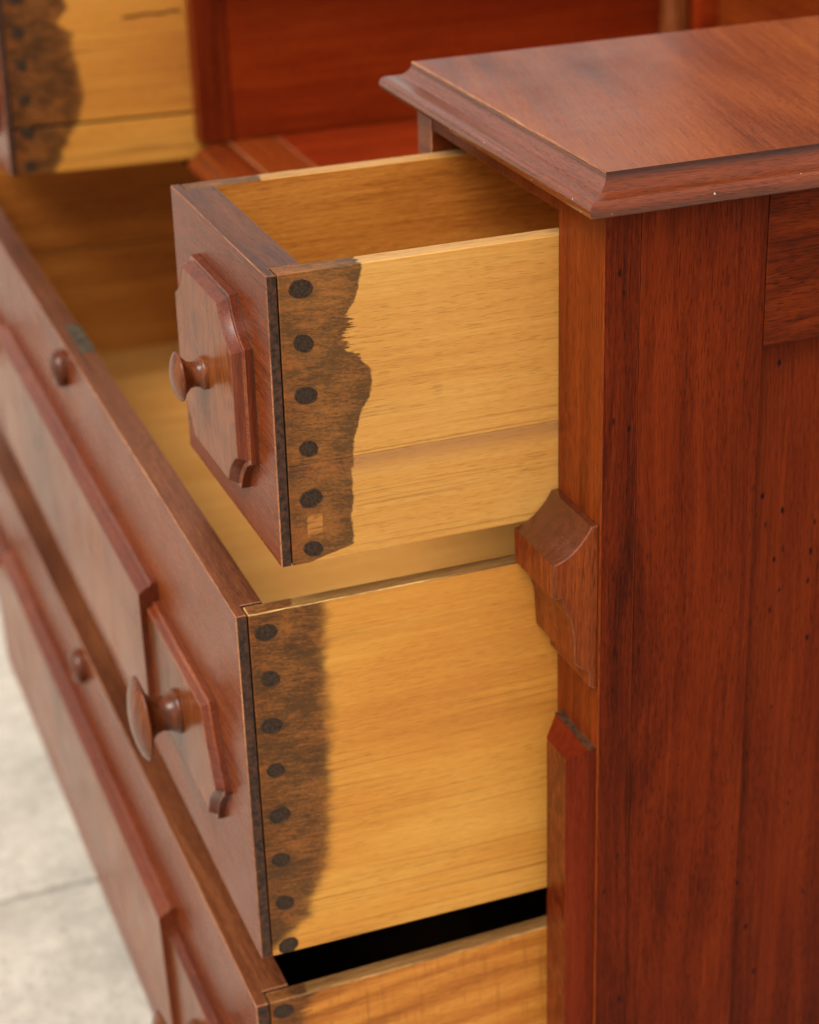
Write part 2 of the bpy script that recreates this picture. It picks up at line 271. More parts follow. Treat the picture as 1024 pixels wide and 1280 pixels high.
# ------------------------------------------------------------------ mesh helpers
def tag(o, label=None, cat=None, group=None, kind=None):
    if label: o['label'] = label
    if cat: o['category'] = cat
    if group: o['group'] = group
    if kind: o['kind'] = kind
def empty(name, loc, rot=(0, 0, 0)):
    o = bpy.data.objects.new(name, None); COL.objects.link(o)
    o.location = loc; o.rotation_euler = rot; o.empty_display_size = 0.05
    return o
class B:
    """collects shapes for ONE mesh object; org = where the parent's origin sits in the same coordinates"""
    def __init__(s, org=(0, 0, 0)):
        s.bm = bmesh.new(); s.o = Vector(org)
    def box(s, x0, x1, y0, y1, z0, z1, bev=0.0, mi=0, bmi=1, seg=2):
        vs = [s.bm.verts.new(Vector(c) - s.o) for c in ((x0,y0,z0),(x1,y0,z0),(x1,y1,z0),(x0,y1,z0),(x0,y0,z1),(x1,y0,z1),(x1,y1,z1),(x0,y1,z1))]
        fs = [s.bm.faces.new([vs[i] for i in q]) for q in ((3,2,1,0),(4,5,6,7),(0,1,5,4),(1,2,6,5),(2,3,7,6),(3,0,4,7))]
        for f in fs: f.material_index = mi
        if bev:
            es = list({e for f in fs for e in f.edges})
            r = bmesh.ops.bevel(s.bm, geom=es, offset=bev, segments=seg, profile=0.5, affect='EDGES')
            for f in r['faces']: f.material_index = bmi; f.smooth = True
        return s
    def top_worn(s, z, mi=1):
        for f in s.bm.faces:
            c = f.calc_center_median() + s.o
            if f.material_index == 1: f.material_index = mi if (c.z > z - 0.0009 and c.x > -0.9e9 and f.calc_area() < 1e-3) else 0
        return s
    def face_mat(s, axis, sign, mi):
        s.bm.normal_update()
        for f in s.bm.faces:
            if f.normal['xyz'.index(axis)] * sign > 0.95: f.material_index = mi
        return s
    def extrude(s, poly, axis, a, b, bev=0.0, mi=0, bmi=1, smooth=False):
        """poly in the two remaining axes (in xyz order), extruded along axis from a to b"""
        def P(u, v, t):
            q = {'x': (t, u, v), 'y': (u, t, v), 'z': (u, v, t)}[axis]
            return s.bm.verts.new(Vector(q) - s.o)
        A = [P(u, v, a) for u, v in poly]; C = [P(u, v, b) for u, v in poly]
        n = len(poly); fs = [s.bm.faces.new(A), s.bm.faces.new(C[::-1])]
        for i in range(n):
            f = s.bm.faces.new([A[i], C[i], C[(i + 1) % n], A[(i + 1) % n]]); f.smooth = smooth; fs.append(f)
        for f in fs: f.material_index = mi
        bmesh.ops.recalc_face_normals(s.bm, faces=fs)
        if bev:
            es = list({e for f in fs[:2] for e in f.edges})
            r = bmesh.ops.bevel(s.bm, geom=es, offset=bev, segments=2, profile=0.5, affect='EDGES')
            for f in r['faces']: f.material_index = bmi
        return s
    def loops(s, rings, cap=True, mi=0, capmi=0, smooth=False, closed=True, mis=None):
        V = [[s.bm.verts.new(Vector(p) - s.o) for p in r] for r in rings]
        n = len(V[0]); fs = []
        for k_, (a, b) in enumerate(zip(V, V[1:])):
            for i in range(n if closed else n - 1):
                f = s.bm.faces.new([a[i], a[(i + 1) % n], b[(i + 1) % n], b[i]]); f.material_index = mis[k_] if mis else mi; f.smooth = smooth; fs.append(f)
        if cap:
            f = s.bm.faces.new(V[-1]); f.material_index = capmi; fs.append(f)
        bmesh.ops.recalc_face_normals(s.bm, faces=fs)
        return s
    def lathe(s, prof, c, axis=(0, -1, 0), n=40, mi=0):
        """prof: (distance along axis, radius)"""
        ax = Vector(axis).normalized(); u = ax.orthogonal().normalized(); v = ax.cross(u); c = Vector(c)
        rings = []
        for h, r in prof:
            rings.append([c + ax * h + (u * math.cos(t) + v * math.sin(t)) * max(r, 1e-5) for t in [2 * math.pi * i / n for i in range(n)]])
        return s.loops(rings, True, mi, mi, True)
    def done(s, name, mats, parent=None, smooth_angle=None):
        me = bpy.data.meshes.new(name); 
        bmesh.ops.recalc_face_normals(s.bm, faces=s.bm.faces)
        s.bm.to_mesh(me); s.bm.free()
        for m in (mats if isinstance(mats, (list, tuple)) else [mats]): me.materials.append(m)
        if smooth_angle:
            me.shade_smooth() if hasattr(me, 'shade_smooth') else None
            me.set_sharp_from_angle(angle=math.radians(smooth_angle))
        o = bpy.data.objects.new(name, me); COL.objects.link(o)
        if parent: o.parent = parent
        return o

def offset(poly, d):
    """inset a CCW 2-D polygon by d"""
    n = len(poly); out = []
    for i in range(n):
        p0, p1, p2 = Vector(poly[i - 1]), Vector(poly[i]), Vector(poly[(i + 1) % n])
        a = (p1 - p0).normalized(); b = (p2 - p1).normalized()
        na = Vector((-a.y, a.x)); nb = Vector((-b.y, b.x))
        m = (na + nb); L = m.length
        m = m / L if L > 1e-6 else na
        out.append(tuple(p1 + m * (d / max(0.5, m.dot(na)))))
    return out
def arc(cx, cz, r0, r1, a0, a1, n=10):
    return [(cx + r0 * math.cos(math.radians(a0 + (a1 - a0) * i / n)), cz + r1 * math.sin(math.radians(a0 + (a1 - a0) * i / n))) for i in range(n + 1)]

# ------------------------------------------------------------------ pavement
GZ = -0.78
def concrete(name, base):
    k = NT(name)
    tc = k.n('ShaderNodeTexCoord').outputs['Object']
    a = k.noise(tc, 5.0, 6.0, 0.65); b = k.noise(tc, 60.0, 5.0, 0.7); c = k.noise(tc, 320.0, 3.0, 0.6)
    f = k.math('ADD', k.math('MULTIPLY', a, 0.6), k.math('MULTIPLY', b, 0.4))
    col = k.mix(k.smooth(f, 0.38, 0.64), tuple(x * 0.74 for x in base), tuple(min(1, x * 1.12) for x in base))
    col = k.mix(k.math('MULTIPLY', k.smooth(k.noise(tc, 30.0, 5.0, 0.65), 0.56, 0.70), 0.55), col, tuple(x * 0.5 for x in base))
    col = k.mix(k.math('MULTIPLY', k.smooth(k.noise(tc, 110.0, 3.0, 0.7), 0.56, 0.68), 0.55), col, tuple(x * 0.5 for x in base))
    return k.done(col, 0.85, k.math('ADD', b, k.math('MULTIPLY', c, 0.4)), 0.5, 0.003, 0, 0.2, 0.3)
m_conc = concrete('weathered_concrete', (0.47, 0.425, 0.365))
m_joint = concrete('grimy_joint', (0.36, 0.34, 0.30))
g = B((0, 0, GZ))
g.box(-600, 600, -600, 600, GZ - 0.4, GZ - 0.005)
pav = g.done('pavement', m_joint); pav.location = (0, 0, GZ); tag(pav, 'pale concrete pavement of large slabs under the dresser', None, None, 'structure')
xj = -0.728
for i in range(-6, 7):
    for j in range(-6, 7):
        x0 = xj + i * 1.2; y0 = -2.9 + j * 1.2
        s = B((x0 + 0.6, y0 + 0.6, GZ)).box(x0 + 0.003, x0 + 1.197, y0 + 0.003, y0 + 1.197, GZ - 0.1, GZ + 0.001 * ((i * 7 + j * 3) % 3 - 1), 0.004, 0, 0)
        o = s.done('paving_slab', m_conc, pav); o.location = (x0 + 0.6, y0 + 0.6, 0)
def far_slab(x0, x1, y0, y1):
    c = ((x0 + x1) / 2, (y0 + y1) / 2, GZ)
    o = B(c).box(x0, x1, y0, y1, GZ - 0.1, GZ - 0.001).done('paving_slab', m_conc, pav); o.location = (c[0], c[1], 0)
far_slab(-500, xj - 7.21, -500, 500); far_slab(xj + 8.41, 500, -500, 500)
far_slab(xj - 7.19, xj + 8.39, -500, -10.12); far_slab(xj - 7.19, xj + 8.39, 5.52, 500)

# ------------------------------------------------------------------ the dresser
S = 0.0521; W = 1.0355; YF = 0.0137; DEP = 0.48
DO = Vector((-W / 2, 0.24, GZ))
dr = empty('dresser', DO)
tag(dr, 'red mahogany drop-centre dresser with moulded top boxes, carved corbels and its drawers pulled open', 'dresser')
def part(name, mats, *boxes, bev=0.0006, parent=dr, seg=2):
    b = B(DO)
    for q in boxes: b.box(*q, bev=bev, seg=seg)
    return b.done(name, mats, parent)
ZT = 0.0243      # underside of the box tops
NI = -0.2435     # inner face of the near box
FI = -0.7925     # inner face of the far box
# near end of the case
b = B(DO); b.box(-S + 0.001, 0.0, 0.0, 0.0190, -0.72, ZT, bev=0.0006, bmi=0); b.face_mat('x', 1, 1)
b.done('corner_post', [m_post, m_stile], dr)
part('side_stile', [m_stile, m_stile], (-0.028, -0.0003, 0.0192, 0.0864, -0.72, ZT), bev=0.0005)
part('side_rail', [m_rail, m_rail], (-0.028, 0.0, 0.0868, 0.402, -0.0540, ZT), bev=0.0006)
part('side_rail', [m_rail, m_rail], (-0.028, 0.0, 0.0868, 0.402, -0.72, -0.655), bev=0.0006)
part('side_stile', [m_stile, m_wornred], (-0.028, -0.0003, 0.4024, DEP, -0.72, ZT), bev=0.0005)
part('side_panel', m_panel, (-0.022, -0.0058, 0.080, 0.41, -0.67, -0.045), bev=0)
# far end
part('corner_post', [m_post, m_wornred], (-W, -W + S - 0.001, YF, YF + 0.019, -0.72, ZT), bev=0.0008)
part('side_panel', m_panel, (-W, -W + 0.022, YF + 0.0195, DEP, -0.72, ZT), bev=0)
# box inner sides and uprights
part('box_upright', [m_front, m_worn], (NI, -0.2222, 0.0, 0.0190, -0.1345, ZT))
part('box_inner_side', m_far, (NI + 0.001, -0.2300, 0.0194, DEP - 0.001, -0.1345, ZT), bev=0)
part('box_upright', [m_faru, m_faru], (-0.8135, FI, YF, YF + 0.0270, -0.1345, ZT))
part('box_inner_side', m_far, (-0.806, FI - 0.0012, YF + 0.0274, DEP - 0.001, -0.1345, ZT), bev=0)
# rails
part('top_rail', [m_post, m_wornred], (-0.2218, -S + 0.0006, 0.0008, 0.0190, 0.0118, ZT))
part('top_rail', [m_post, m_wornred], (-W + S - 0.0006, -0.8139, YF + 0.0008, YF + 0.019, 0.0118, ZT))
part('drawer_rail', [m_post, m_wornred], (-W + S - 0.0006, -S + 0.0006, 0.0150, 0.0340, -0.1690, -0.1600))
part('drawer_rail', [m_post, m_wornred], (-W + S - 0.0006, -S + 0.0006, 0.0150, 0.0340, -0.4040, -0.3885))
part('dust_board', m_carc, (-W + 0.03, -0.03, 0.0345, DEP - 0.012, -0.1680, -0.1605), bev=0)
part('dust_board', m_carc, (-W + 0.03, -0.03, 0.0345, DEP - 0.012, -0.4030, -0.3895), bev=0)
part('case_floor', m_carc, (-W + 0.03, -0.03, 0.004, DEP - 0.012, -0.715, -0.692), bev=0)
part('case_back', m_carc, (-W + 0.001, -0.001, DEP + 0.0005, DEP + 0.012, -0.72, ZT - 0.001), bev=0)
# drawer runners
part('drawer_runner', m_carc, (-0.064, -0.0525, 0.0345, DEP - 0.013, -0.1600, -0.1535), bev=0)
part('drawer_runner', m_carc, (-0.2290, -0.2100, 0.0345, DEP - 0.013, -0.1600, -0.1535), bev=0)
# plinth and feet
part('base_moulding', [m_mould, m_worn], (-W - 0.012, 0.012, -0.012, 0.0005, -0.735, -0.688), bev=0.003)
for fx in (-W + 0.02, -0.075):
    for fy in (0.02, DEP - 0.075):
        b = B(DO); cx, cy = fx + 0.027, fy + 0.027
        b.lathe([(0, 0.026), (0.008, 0.029), (0.02, 0.022), (0.04, 0.016), (0.062, 0.0145)], (cx, cy, -0.7199), (0, 0, -1), 28)
        b.done('foot', m_knob, dr)
# centre top: moulded front strip with rounded nose, clamp strip and back board
b = B(DO)
nose = [(0.0115, -0.1600), (0.0035, -0.1580), (0.0000, -0.1535), (0.0004, -0.1490), (0.0034, -0.1462), (0.0068, -0.1450), (0.0072, -0.1425), (0.0105, -0.1390), (0.0160, -0.1368), (0.0240, -0.1358), (0.0342, -0.1354), (0.0358, -0.1364), (0.0358, -0.1600)]
b.extrude(nose, 'x', FI + 0.0004, NI - 0.0004)
b.done('centre_top_nosing', m_ctop, dr, 35)
part('centre_top_board', [m_ctop, m_worn], (FI + 0.0004, NI - 0.0004, 0.0364, 0.0768, -0.158, -0.1350), bev=0.0008)
part('centre_top_board', [m_far, m_worn], (FI + 0.0004, NI - 0.0004, 0.0776, DEP - 0.002, -0.158, -0.1352), bev=0.0008)

# box tops: boards with a cove-and-nose edge on front and both ends
def box_top(xl, xr, yf, ztop=0.0420):
    prof = [(0.0150, ztop)]
    for q in range(1, 13):                       # hollow: steep below the arris, level where it meets the nose
        t = math.pi / 2 * q / 12
        prof.append((0.0150 - 0.0118 * (1 - math.cos(t)), ztop - 0.0096 * math.sin(t)))
    for q in range(1, 14):                       # full round nose, turned under
        t = math.radians(90 - 190 * q / 13)
        prof.append((0.0034 - 0.0034 * math.cos(t), ztop - 0.0138 + 0.0042 * math.sin(t)))
    prof.append((0.0060, ztop - 0.0179))
    yb = DEP + 0.012
    b = B(DO)
    rr = [[(xl + d, yb, z), (xl + d, yf + d, z), (xr - d, yf + d, z), (xr - d, yb, z)] for d, z in prof]
    V = [[b.bm.verts.new(Vector(p_) - DO) for p_ in r] for r in rr]
    for a_, c_ in zip(V, V[1:]):
        for i in range(3):
            f = b.bm.faces.new([a_[i], a_[i + 1], c_[i + 1], c_[i]]); f.smooth = True
            f.material_index = 1 if i == 1 else 2
    first = True
    t = b.bm.faces.new(V[0][::-1]); t.material_index = 0
    u = b.bm.faces.new(V[-1]); u.material_index = 0
    b.bm.faces.new([r[0] for r in V] + [r[3] for r in V][::-1])
    for e in b.bm.edges:
        e.smooth = True
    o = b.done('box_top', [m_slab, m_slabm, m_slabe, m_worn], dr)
    me = o.data
    me.set_sharp_from_angle(angle=math.radians(38))
    # worn arris between the flat top and the cove
    w_ = B(DO); d, z = prof[0]
    rr = []
    for q in range(7):
        an = math.pi * (-0.15 + 0.8 * q / 6)
        dx, dz = 0.0012 * math.cos(an), 0.0008 * math.sin(an)
        dd = d - dx * 0.8 + 0.0005
        rr.append([(xl + dd, yf + dd, z - 0.0006 + dz), (xr - dd, yf + dd, z - 0.0006 + dz)])
    w_.loops(rr, False, 0, 0, True, False)
    w_.done('worn_arris', m_worn, o)
    return o
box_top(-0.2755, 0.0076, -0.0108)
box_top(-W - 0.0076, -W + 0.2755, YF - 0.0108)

# carved corbels and bevelled pilaster strips on the corner posts
def corbel(x0, x1, yo):
    pr = [(0.0, -0.1350), (-0.0038, -0.1352)] + [(-0.0038 - 0.0205 * (1 - math.cos(t)), -0.1352 - 0.0176 * math.sin(t)) for t in [math.pi / 2 * i / 12 for i in range(1, 13)]]
    pr = [(0.0, -0.1350), (-0.0038, -0.1352), (-0.0052, -0.1380), (-0.0074, -0.1412), (-0.0104, -0.1446), (-0.0140, -0.1480), (-0.0178, -0.1505), (-0.0216, -0.1520), (-0.0246, -0.1527),
          (-0.0243, -0.1716), (-0.0196, -0.1722), (-0.0192, -0.1760), (-0.0178, -0.1795), (-0.0158, -0.1835), (-0.0142, -0.1880), (-0.0134, -0.1930), (-0.0130, -0.2000), (-0.0124, -0.2110), (-0.0086, -0.2148), (-0.0044, -0.2174), (-0.0040, -0.2260), (0.0, -0.2285)]
    b = B(DO); b.extrude([(y + yo - 0.0002, z) for y, z in pr], 'x', x0, x1, 0.0007, 0, 1, True)
    b.bm.normal_update()
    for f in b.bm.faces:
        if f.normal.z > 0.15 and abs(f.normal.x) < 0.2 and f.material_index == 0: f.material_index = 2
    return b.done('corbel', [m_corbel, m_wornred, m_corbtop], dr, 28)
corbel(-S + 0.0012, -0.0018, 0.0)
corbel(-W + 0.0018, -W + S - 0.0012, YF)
def pilaster(x0, x1, yo):
    zt, zb = -0.2640, -0.640
    t1, t2, ins = 0.0045, 0.0130, 0.0085
    def R(i, y, top): return [(x0 + i, yo - y, zb + i), (x1 - i, yo - y, zb + i), (x1 - i, yo - y, zt - top), (x0 + i, yo - y, zt - top)]
    b = B(DO); b.loops([R(0, -0.0005, 0), R(0, t1, 0), R(0.0012, t1 + 0.0004, 0.0012), R(ins, t2, ins), R(ins + 0.0006, t2 + 0.0003, ins + 0.0006)], True, 0, 1)
    b.bm.normal_update()
    for f in b.bm.faces:
        if f.normal.z > 0.9: f.material_index = 2
    return b.done('pilaster', [m_pil, m_pilf, m_endgrain], dr)
pilaster(-0.0440, -0.0020, 0.0)
pilaster(-W + 0.002, -W + 0.044, YF)

# mirror support and back board
b = B(DO)
b.box(-0.786, -0.748, 0.447, 0.4795, -0.1348, 0.45, 0.006, 0, 0, 4)
b.done('mirror_support', m_far, dr)
b = B(DO)
b.lathe([(-0.06, 0.004), (-0.05, 0.011), (-0.02, 0.0135), (0.03, 0.0125), (0.07, 0.009), (0.085, 0.004)], (-0.768, 0.437, -0.06), (0, 0, 1), 28)
b.done('turned_spindle', m_knob, dr)
part('mirror_back_board', [m_ctop, m_worn], (-0.738, -0.298, 0.462, 0.4795, -0.1348, 0.45), bev=0.003)
part('mirror_support', [m_far, m_worn], (-0.292, -0.250, 0.447, 0.4795, -0.1348, 0.45), bev=0.006)

# ------------------------------------------------------------------ drawers
def knob(parent, org, cx, cz, y0, rd, L, rb, name='knob'):
    """a turned mushroom knob: foot ring, waist, flared disc with a low dome"""
    b = B(org)
    pr = [(-0.002, rb * 0.98), (0.0008, rb), (0.0016, rb * 1.0), (0.0024, rb * 0.95), (L * 0.28, rb * 0.80), (L * 0.48, rb * 0.74), (L * 0.66, rb * 0.82), (L * 0.80, rb * 1.05), (L * 0.90, rd * 0.80), (L * 0.955, rd * 0.955), (L * 0.985, rd), (L * 1.03, rd * 0.985), (L * 1.10, rd * 0.90), (L * 1.19, rd * 0.70), (L * 1.26, rd * 0.42), (L * 1.29, rd * 0.15), (L * 1.295, 0)]
    b.lathe(pr, (cx, y0, cz), (0, -1, 0), 48)
    return b.done(name, m_knob, parent)

def front_parts(org, root, x0, x1, yf, th, strip, z0, z1):
    """solid front with rabbeted ends; the end strip is blackened end grain"""
    b = B(org)
    rb = 0.0113
    poly = [(x0, yf), (x1, yf), (x1, yf + strip), (x1 - rb, yf + strip), (x1 - rb, yf + th), (x0 + rb, yf + th), (x0 + rb, yf + strip), (x0, yf + strip)]
    b.extrude(poly, 'z', z0, z1, 0.0005, 0, 3)
    b.bm.normal_update()
    for f in b.bm.faces:
        n = f.normal
        if f.calc_area() < 3e-6: continue
        if abs(n.x) > 0.9 and f.material_index == 0: f.material_index = 2
        elif n.z > 0.9: f.material_index = 1
    vedge = [e for e in b.bm.edges if abs(e.verts[0].co.z - e.verts[1].co.z) > (z1 - z0) * 0.5 and all(abs(v.co.y + org[1] - yf) < 1e-5 for v in e.verts)]
    r = bmesh.ops.bevel(b.bm, geom=vedge, offset=0.0006, segments=2, profile=0.5, affect='EDGES')
    for f in r['faces']: f.material_index = 3
    return b.done('drawer_front', [m_front, m_fronttop, m_endgrain, m_worn], root)

def pegs(org, parent_of, x, ys, zs, pale=()):
    for i, (y, z) in enumerate(zip(ys, zs)):
        b = B(org); n = 18; rnd = random.Random(i * 13 + int(abs(x) * 1000))
        sz = 0.0046 * rnd.uniform(0.90, 1.10); a0 = rnd.uniform(0, 6.28)
        ph = [sz * (1 + 0.07 * math.cos(2 * (2 * math.pi * q_ / n) + a0) + rnd.uniform(-0.06, 0.06)) for q_ in range(n)]
        def ring(f, h): return [(x + h, y + ph[k] * f * 1.12 * math.cos(2 * math.pi * k / n), z + ph[k] * f * math.sin(2 * math.pi * k / n)) for k in range(n)]
        b.loops([ring(1.0, -0.001), ring(1.0, 0.00025), ring(0.86, 0.0004)], False, 1)
        q = 0.62 if i in pale else 0.84
        b.loops([ring(0.86, 0.0004), ring(q, 0.00012)], False, 1)
        b.loops([ring(q, 0.00012), ring(q * 0.5, 0.0002)], True, 0, 0)
        b.done('peg', [m_pegpale if i in pale else m_peg, m_peg], parent_of(z))

def tube(bld, pts, r):
    pass

def small_drawer(label, e, pivot, rot, xr, w, h, smat, smat2, split, gap, pale, seed):
    """box drawer with a raised canted panel and one knob"""
    org = Vector((xr - w / 2, -e, -h))
    piv = Vector(pivot)
    rm = Matrix.Rotation(rot[2], 4, 'Z') @ Matrix.Rotation(rot[0], 4, 'X')
    loc = piv + rm @ (org + Vector((0, YF if seed else 0, 0)) - piv) if not seed else piv + rm @ (org - Vector((piv.x, 0, 0)))
    root = empty('small_drawer', loc, rot)
    tag(root, label, 'drawer', 'small drawers of the two top boxes')
    xl = xr - w
    front_parts(org, root, xl, xr, -e, 0.0210, 0.0050, -h, 0.0)
    yb = -e + 0.40; ys = -e + 0.0059; t = 0.0113
    hi = B(org).box(xr - t, xr, ys, yb, split + gap / 2, -0.0002, 0.0004, 0, 0); hi.face_mat('x', -1, 2); hi.face_mat('z', 1, 1)
    up = hi.done('side_board', [smat, m_boxrim, m_inside], root)
    lo = B(org).box(xr - t, xr - 0.0001, ys, yb, -h, split - gap / 2, 0.0004, 0, 0); lo.face_mat('x', -1, 2)
    dn = lo.done('side_board', [smat2, m_wornpop, m_inside], root)
    if gap > 0.0008: 
        k_ = B(org).box(xr - t + 0.001, xr - 0.0022, ys, yb - 0.001, split - gap / 2 - 0.0005, split + gap / 2 + 0.0005); k_.done('crack_filler', m_hole, root)
    if seed:
        c_ = B(org)
        for y_, dz_ in ((-0.052, 0.0), (-0.040, 0.0010), (-0.028, 0.0006), (-0.016, 0.0018)):
            c_.box(xr - 0.002, xr + 0.0002, y_, y_ + 0.0122, -0.0300 + dz_ - 0.0009, -0.0300 + dz_ + 0.0007)
        c_.done('crack', m_hole, root)
    b = B(org).box(xl + 0.0001, xl + t, ys, yb, -h, -0.0002, 0.0004, 0, 0); b.face_mat('x', 1, 2); b.face_mat('z', 1, 1)
    b.done('side_board', [smat, m_boxrim, m_inside], root)
    B(org).box(xl + t, xr - t, yb - 0.011, yb - 0.0005, -h + 0.012, -0.004, 0.0004).done('back_board', [m_inside, m_wornpop], root)
    B(org).box(xl + t - 0.004, xr - t + 0.004, -e + 0.0215, yb - 0.0115, -h + 0.006, -h + 0.012).done('bottom_board', m_inside, root)
    zs = [-0.0085, -0.0354, -0.0620, -0.0899, -0.1163, -0.1438]
    pegs(org, lambda z: up if z > split else dn, xr, [-e + 0.0168] * 6, zs, pale)
    # raised panel, canted by concave corners
    cx, cz = xr - w / 2, -h / 2
    hx, hz, cw, chh = 0.0565, 0.0520, 0.0215, 0.0215
    q = []
    def cant(ax, az, bx, bz, dx, dz, n=8):             # shallow concave cut from a to b, bowed towards the panel's middle
        return [(ax + (bx - ax) * t + dx * 4 * t * (1 - t), az + (bz - az) * t + dz * 4 * t * (1 - t)) for t in [i / n for i in range(n + 1)]]
    bw = 0.0024
    q += cant(hx - cw, -hz, hx, -hz + chh, -bw, bw)
    q += cant(hx, hz - chh, hx - cw, hz, -bw, -bw)
    q += cant(-hx + cw, hz, -hx, hz - chh, bw, -bw)
    q += cant(-hx, -hz + chh, -hx + cw, -hz, bw, bw)
    out = [(cx + a, cz + c) for a, c in q]
    T = 0.0102
    def ring(ins, y): return [(a, -e - y, c) for a, c in offset(out, ins)]
    b = B(org); b.loops([ring(0, -0.0003), ring(0, 0.0004), ring(0, 0.0042), ring(0.0004, 0.0047), ring(0.0022, 0.0049), ring(0.0024, 0.0052), ring(0.0046, T - 0.0004), ring(0.0050, T)], False, smooth=True, mis=[2, 0, 1, 1, 1, 0, 1])
    mo = b.done('raised_moulding', [m_mouldz, m_ridge, m_pegrim], root, 24)
    b = B(org); b.loops([ring(0.0049, T - 0.0030), ring(0.0049, T - 0.0001)], True)
    b.done('veneer_panel', m_veneer, root)
    knob(root, org, cx, cz, -e - T, 0.0130, 0.0138, 0.0088)
    return root

m_wornpop = wood('worn_poplar_edge', 'y', (0.05, 0.020, 0.007), (0.20, 0.090, 0.026), (0.56, 0.34, 0.12), rings=2, ring_amt=0.1, pore=0.2, rough=0.5, tone=1.3, spec=0.2)
E1, H1, W1 = 0.1491, 0.1513, 0.1687
stA_pts = [(0.0001, -0.1017), (-0.0082, -0.1035), (-0.0179, -0.1056), (-0.0238, -0.1108), (-0.0296, -0.1085), (-0.0372, -0.1108), (-0.0430, -0.1085), (-0.0488, -0.1021), (-0.0537, -0.0978), (-0.0639, -0.0983), (-0.0735, -0.1030), (-0.0895, -0.1086), (-0.1106, -0.1102), (-0.1455, -0.1114), (-0.1513, -0.135)]
def mkstain(pts, org, z0, z1, y0, y1, **k):
    P_ = sorted((z - org[2], y - org[1]) for z, y in pts)
    return dict(pts=P_, z0=z0 - org[2], z1=z1 - org[2], y0=y0 - org[1], y1=y1 - org[1], **k)
o1 = (0, -E1, -H1)
sA = mkstain(stA_pts, o1, -0.152, 0.001, -0.146, -0.09, jag=(-0.0365 + H1, 0.014), chip=(-0.1308 + E1, -0.1312 + H1, 0.0040, 0.0058))
m_boxrim = wood('muted_box_rim', 'y', (0.20, 0.090, 0.026), (0.40, 0.205, 0.064), (0.52, 0.300, 0.110), rings=2, ring_amt=0.1, pore=0.3, rough=0.5, tone=0.5, spec=0.2, bump=0.1, stain=dict(sA, jag=None, chip=None, feather=0.01))  # top edges of the box sides: darker, greyer copy of the poplar
small_drawer('nearest small drawer under the moulded box top, round knob in front, dark stained pegged side', E1, (-S, 0, 0), (math.radians(-0.2479), 0, math.radians(0.5230)), -S, W1, H1, side_mats('near_box', sA, POP), side_mats('near_box_lower', sA, POP, (-0.112 + H1, -0.0985 + H1, 0.75, (0.36, 0.165, 0.060))), -0.0980, 0.00005, (), 0)
E4 = 0.1534
o4 = (0, -E4, -H1)
stB = [(0.0, -0.098), (-0.02, -0.097), (-0.03, -0.105), (-0.040, -0.094), (-0.055, -0.0945), (-0.065, -0.092), (-0.085, -0.089), (-0.100, -0.090), (-0.113, -0.096), (-0.128, -0.104), (-0.142, -0.112), (-0.1513, -0.118)]
sB = mkstain(stB, o4, -0.152, 0.001, -0.150, -0.085, feather=0.006, soft=0.005, amt=0.95)
small_drawer('far small drawer at the upper left, its orange pegged side cracked along a dark seam', E4, (-W + S + W1, YF, 0), (math.radians(-1.0207), 0, 0), -W + S + W1, W1, H1, side_mats('far_box', sB, POP2), side_mats('far_box_lower', sB, POP2), -0.1128, 0.0026, (), 1)

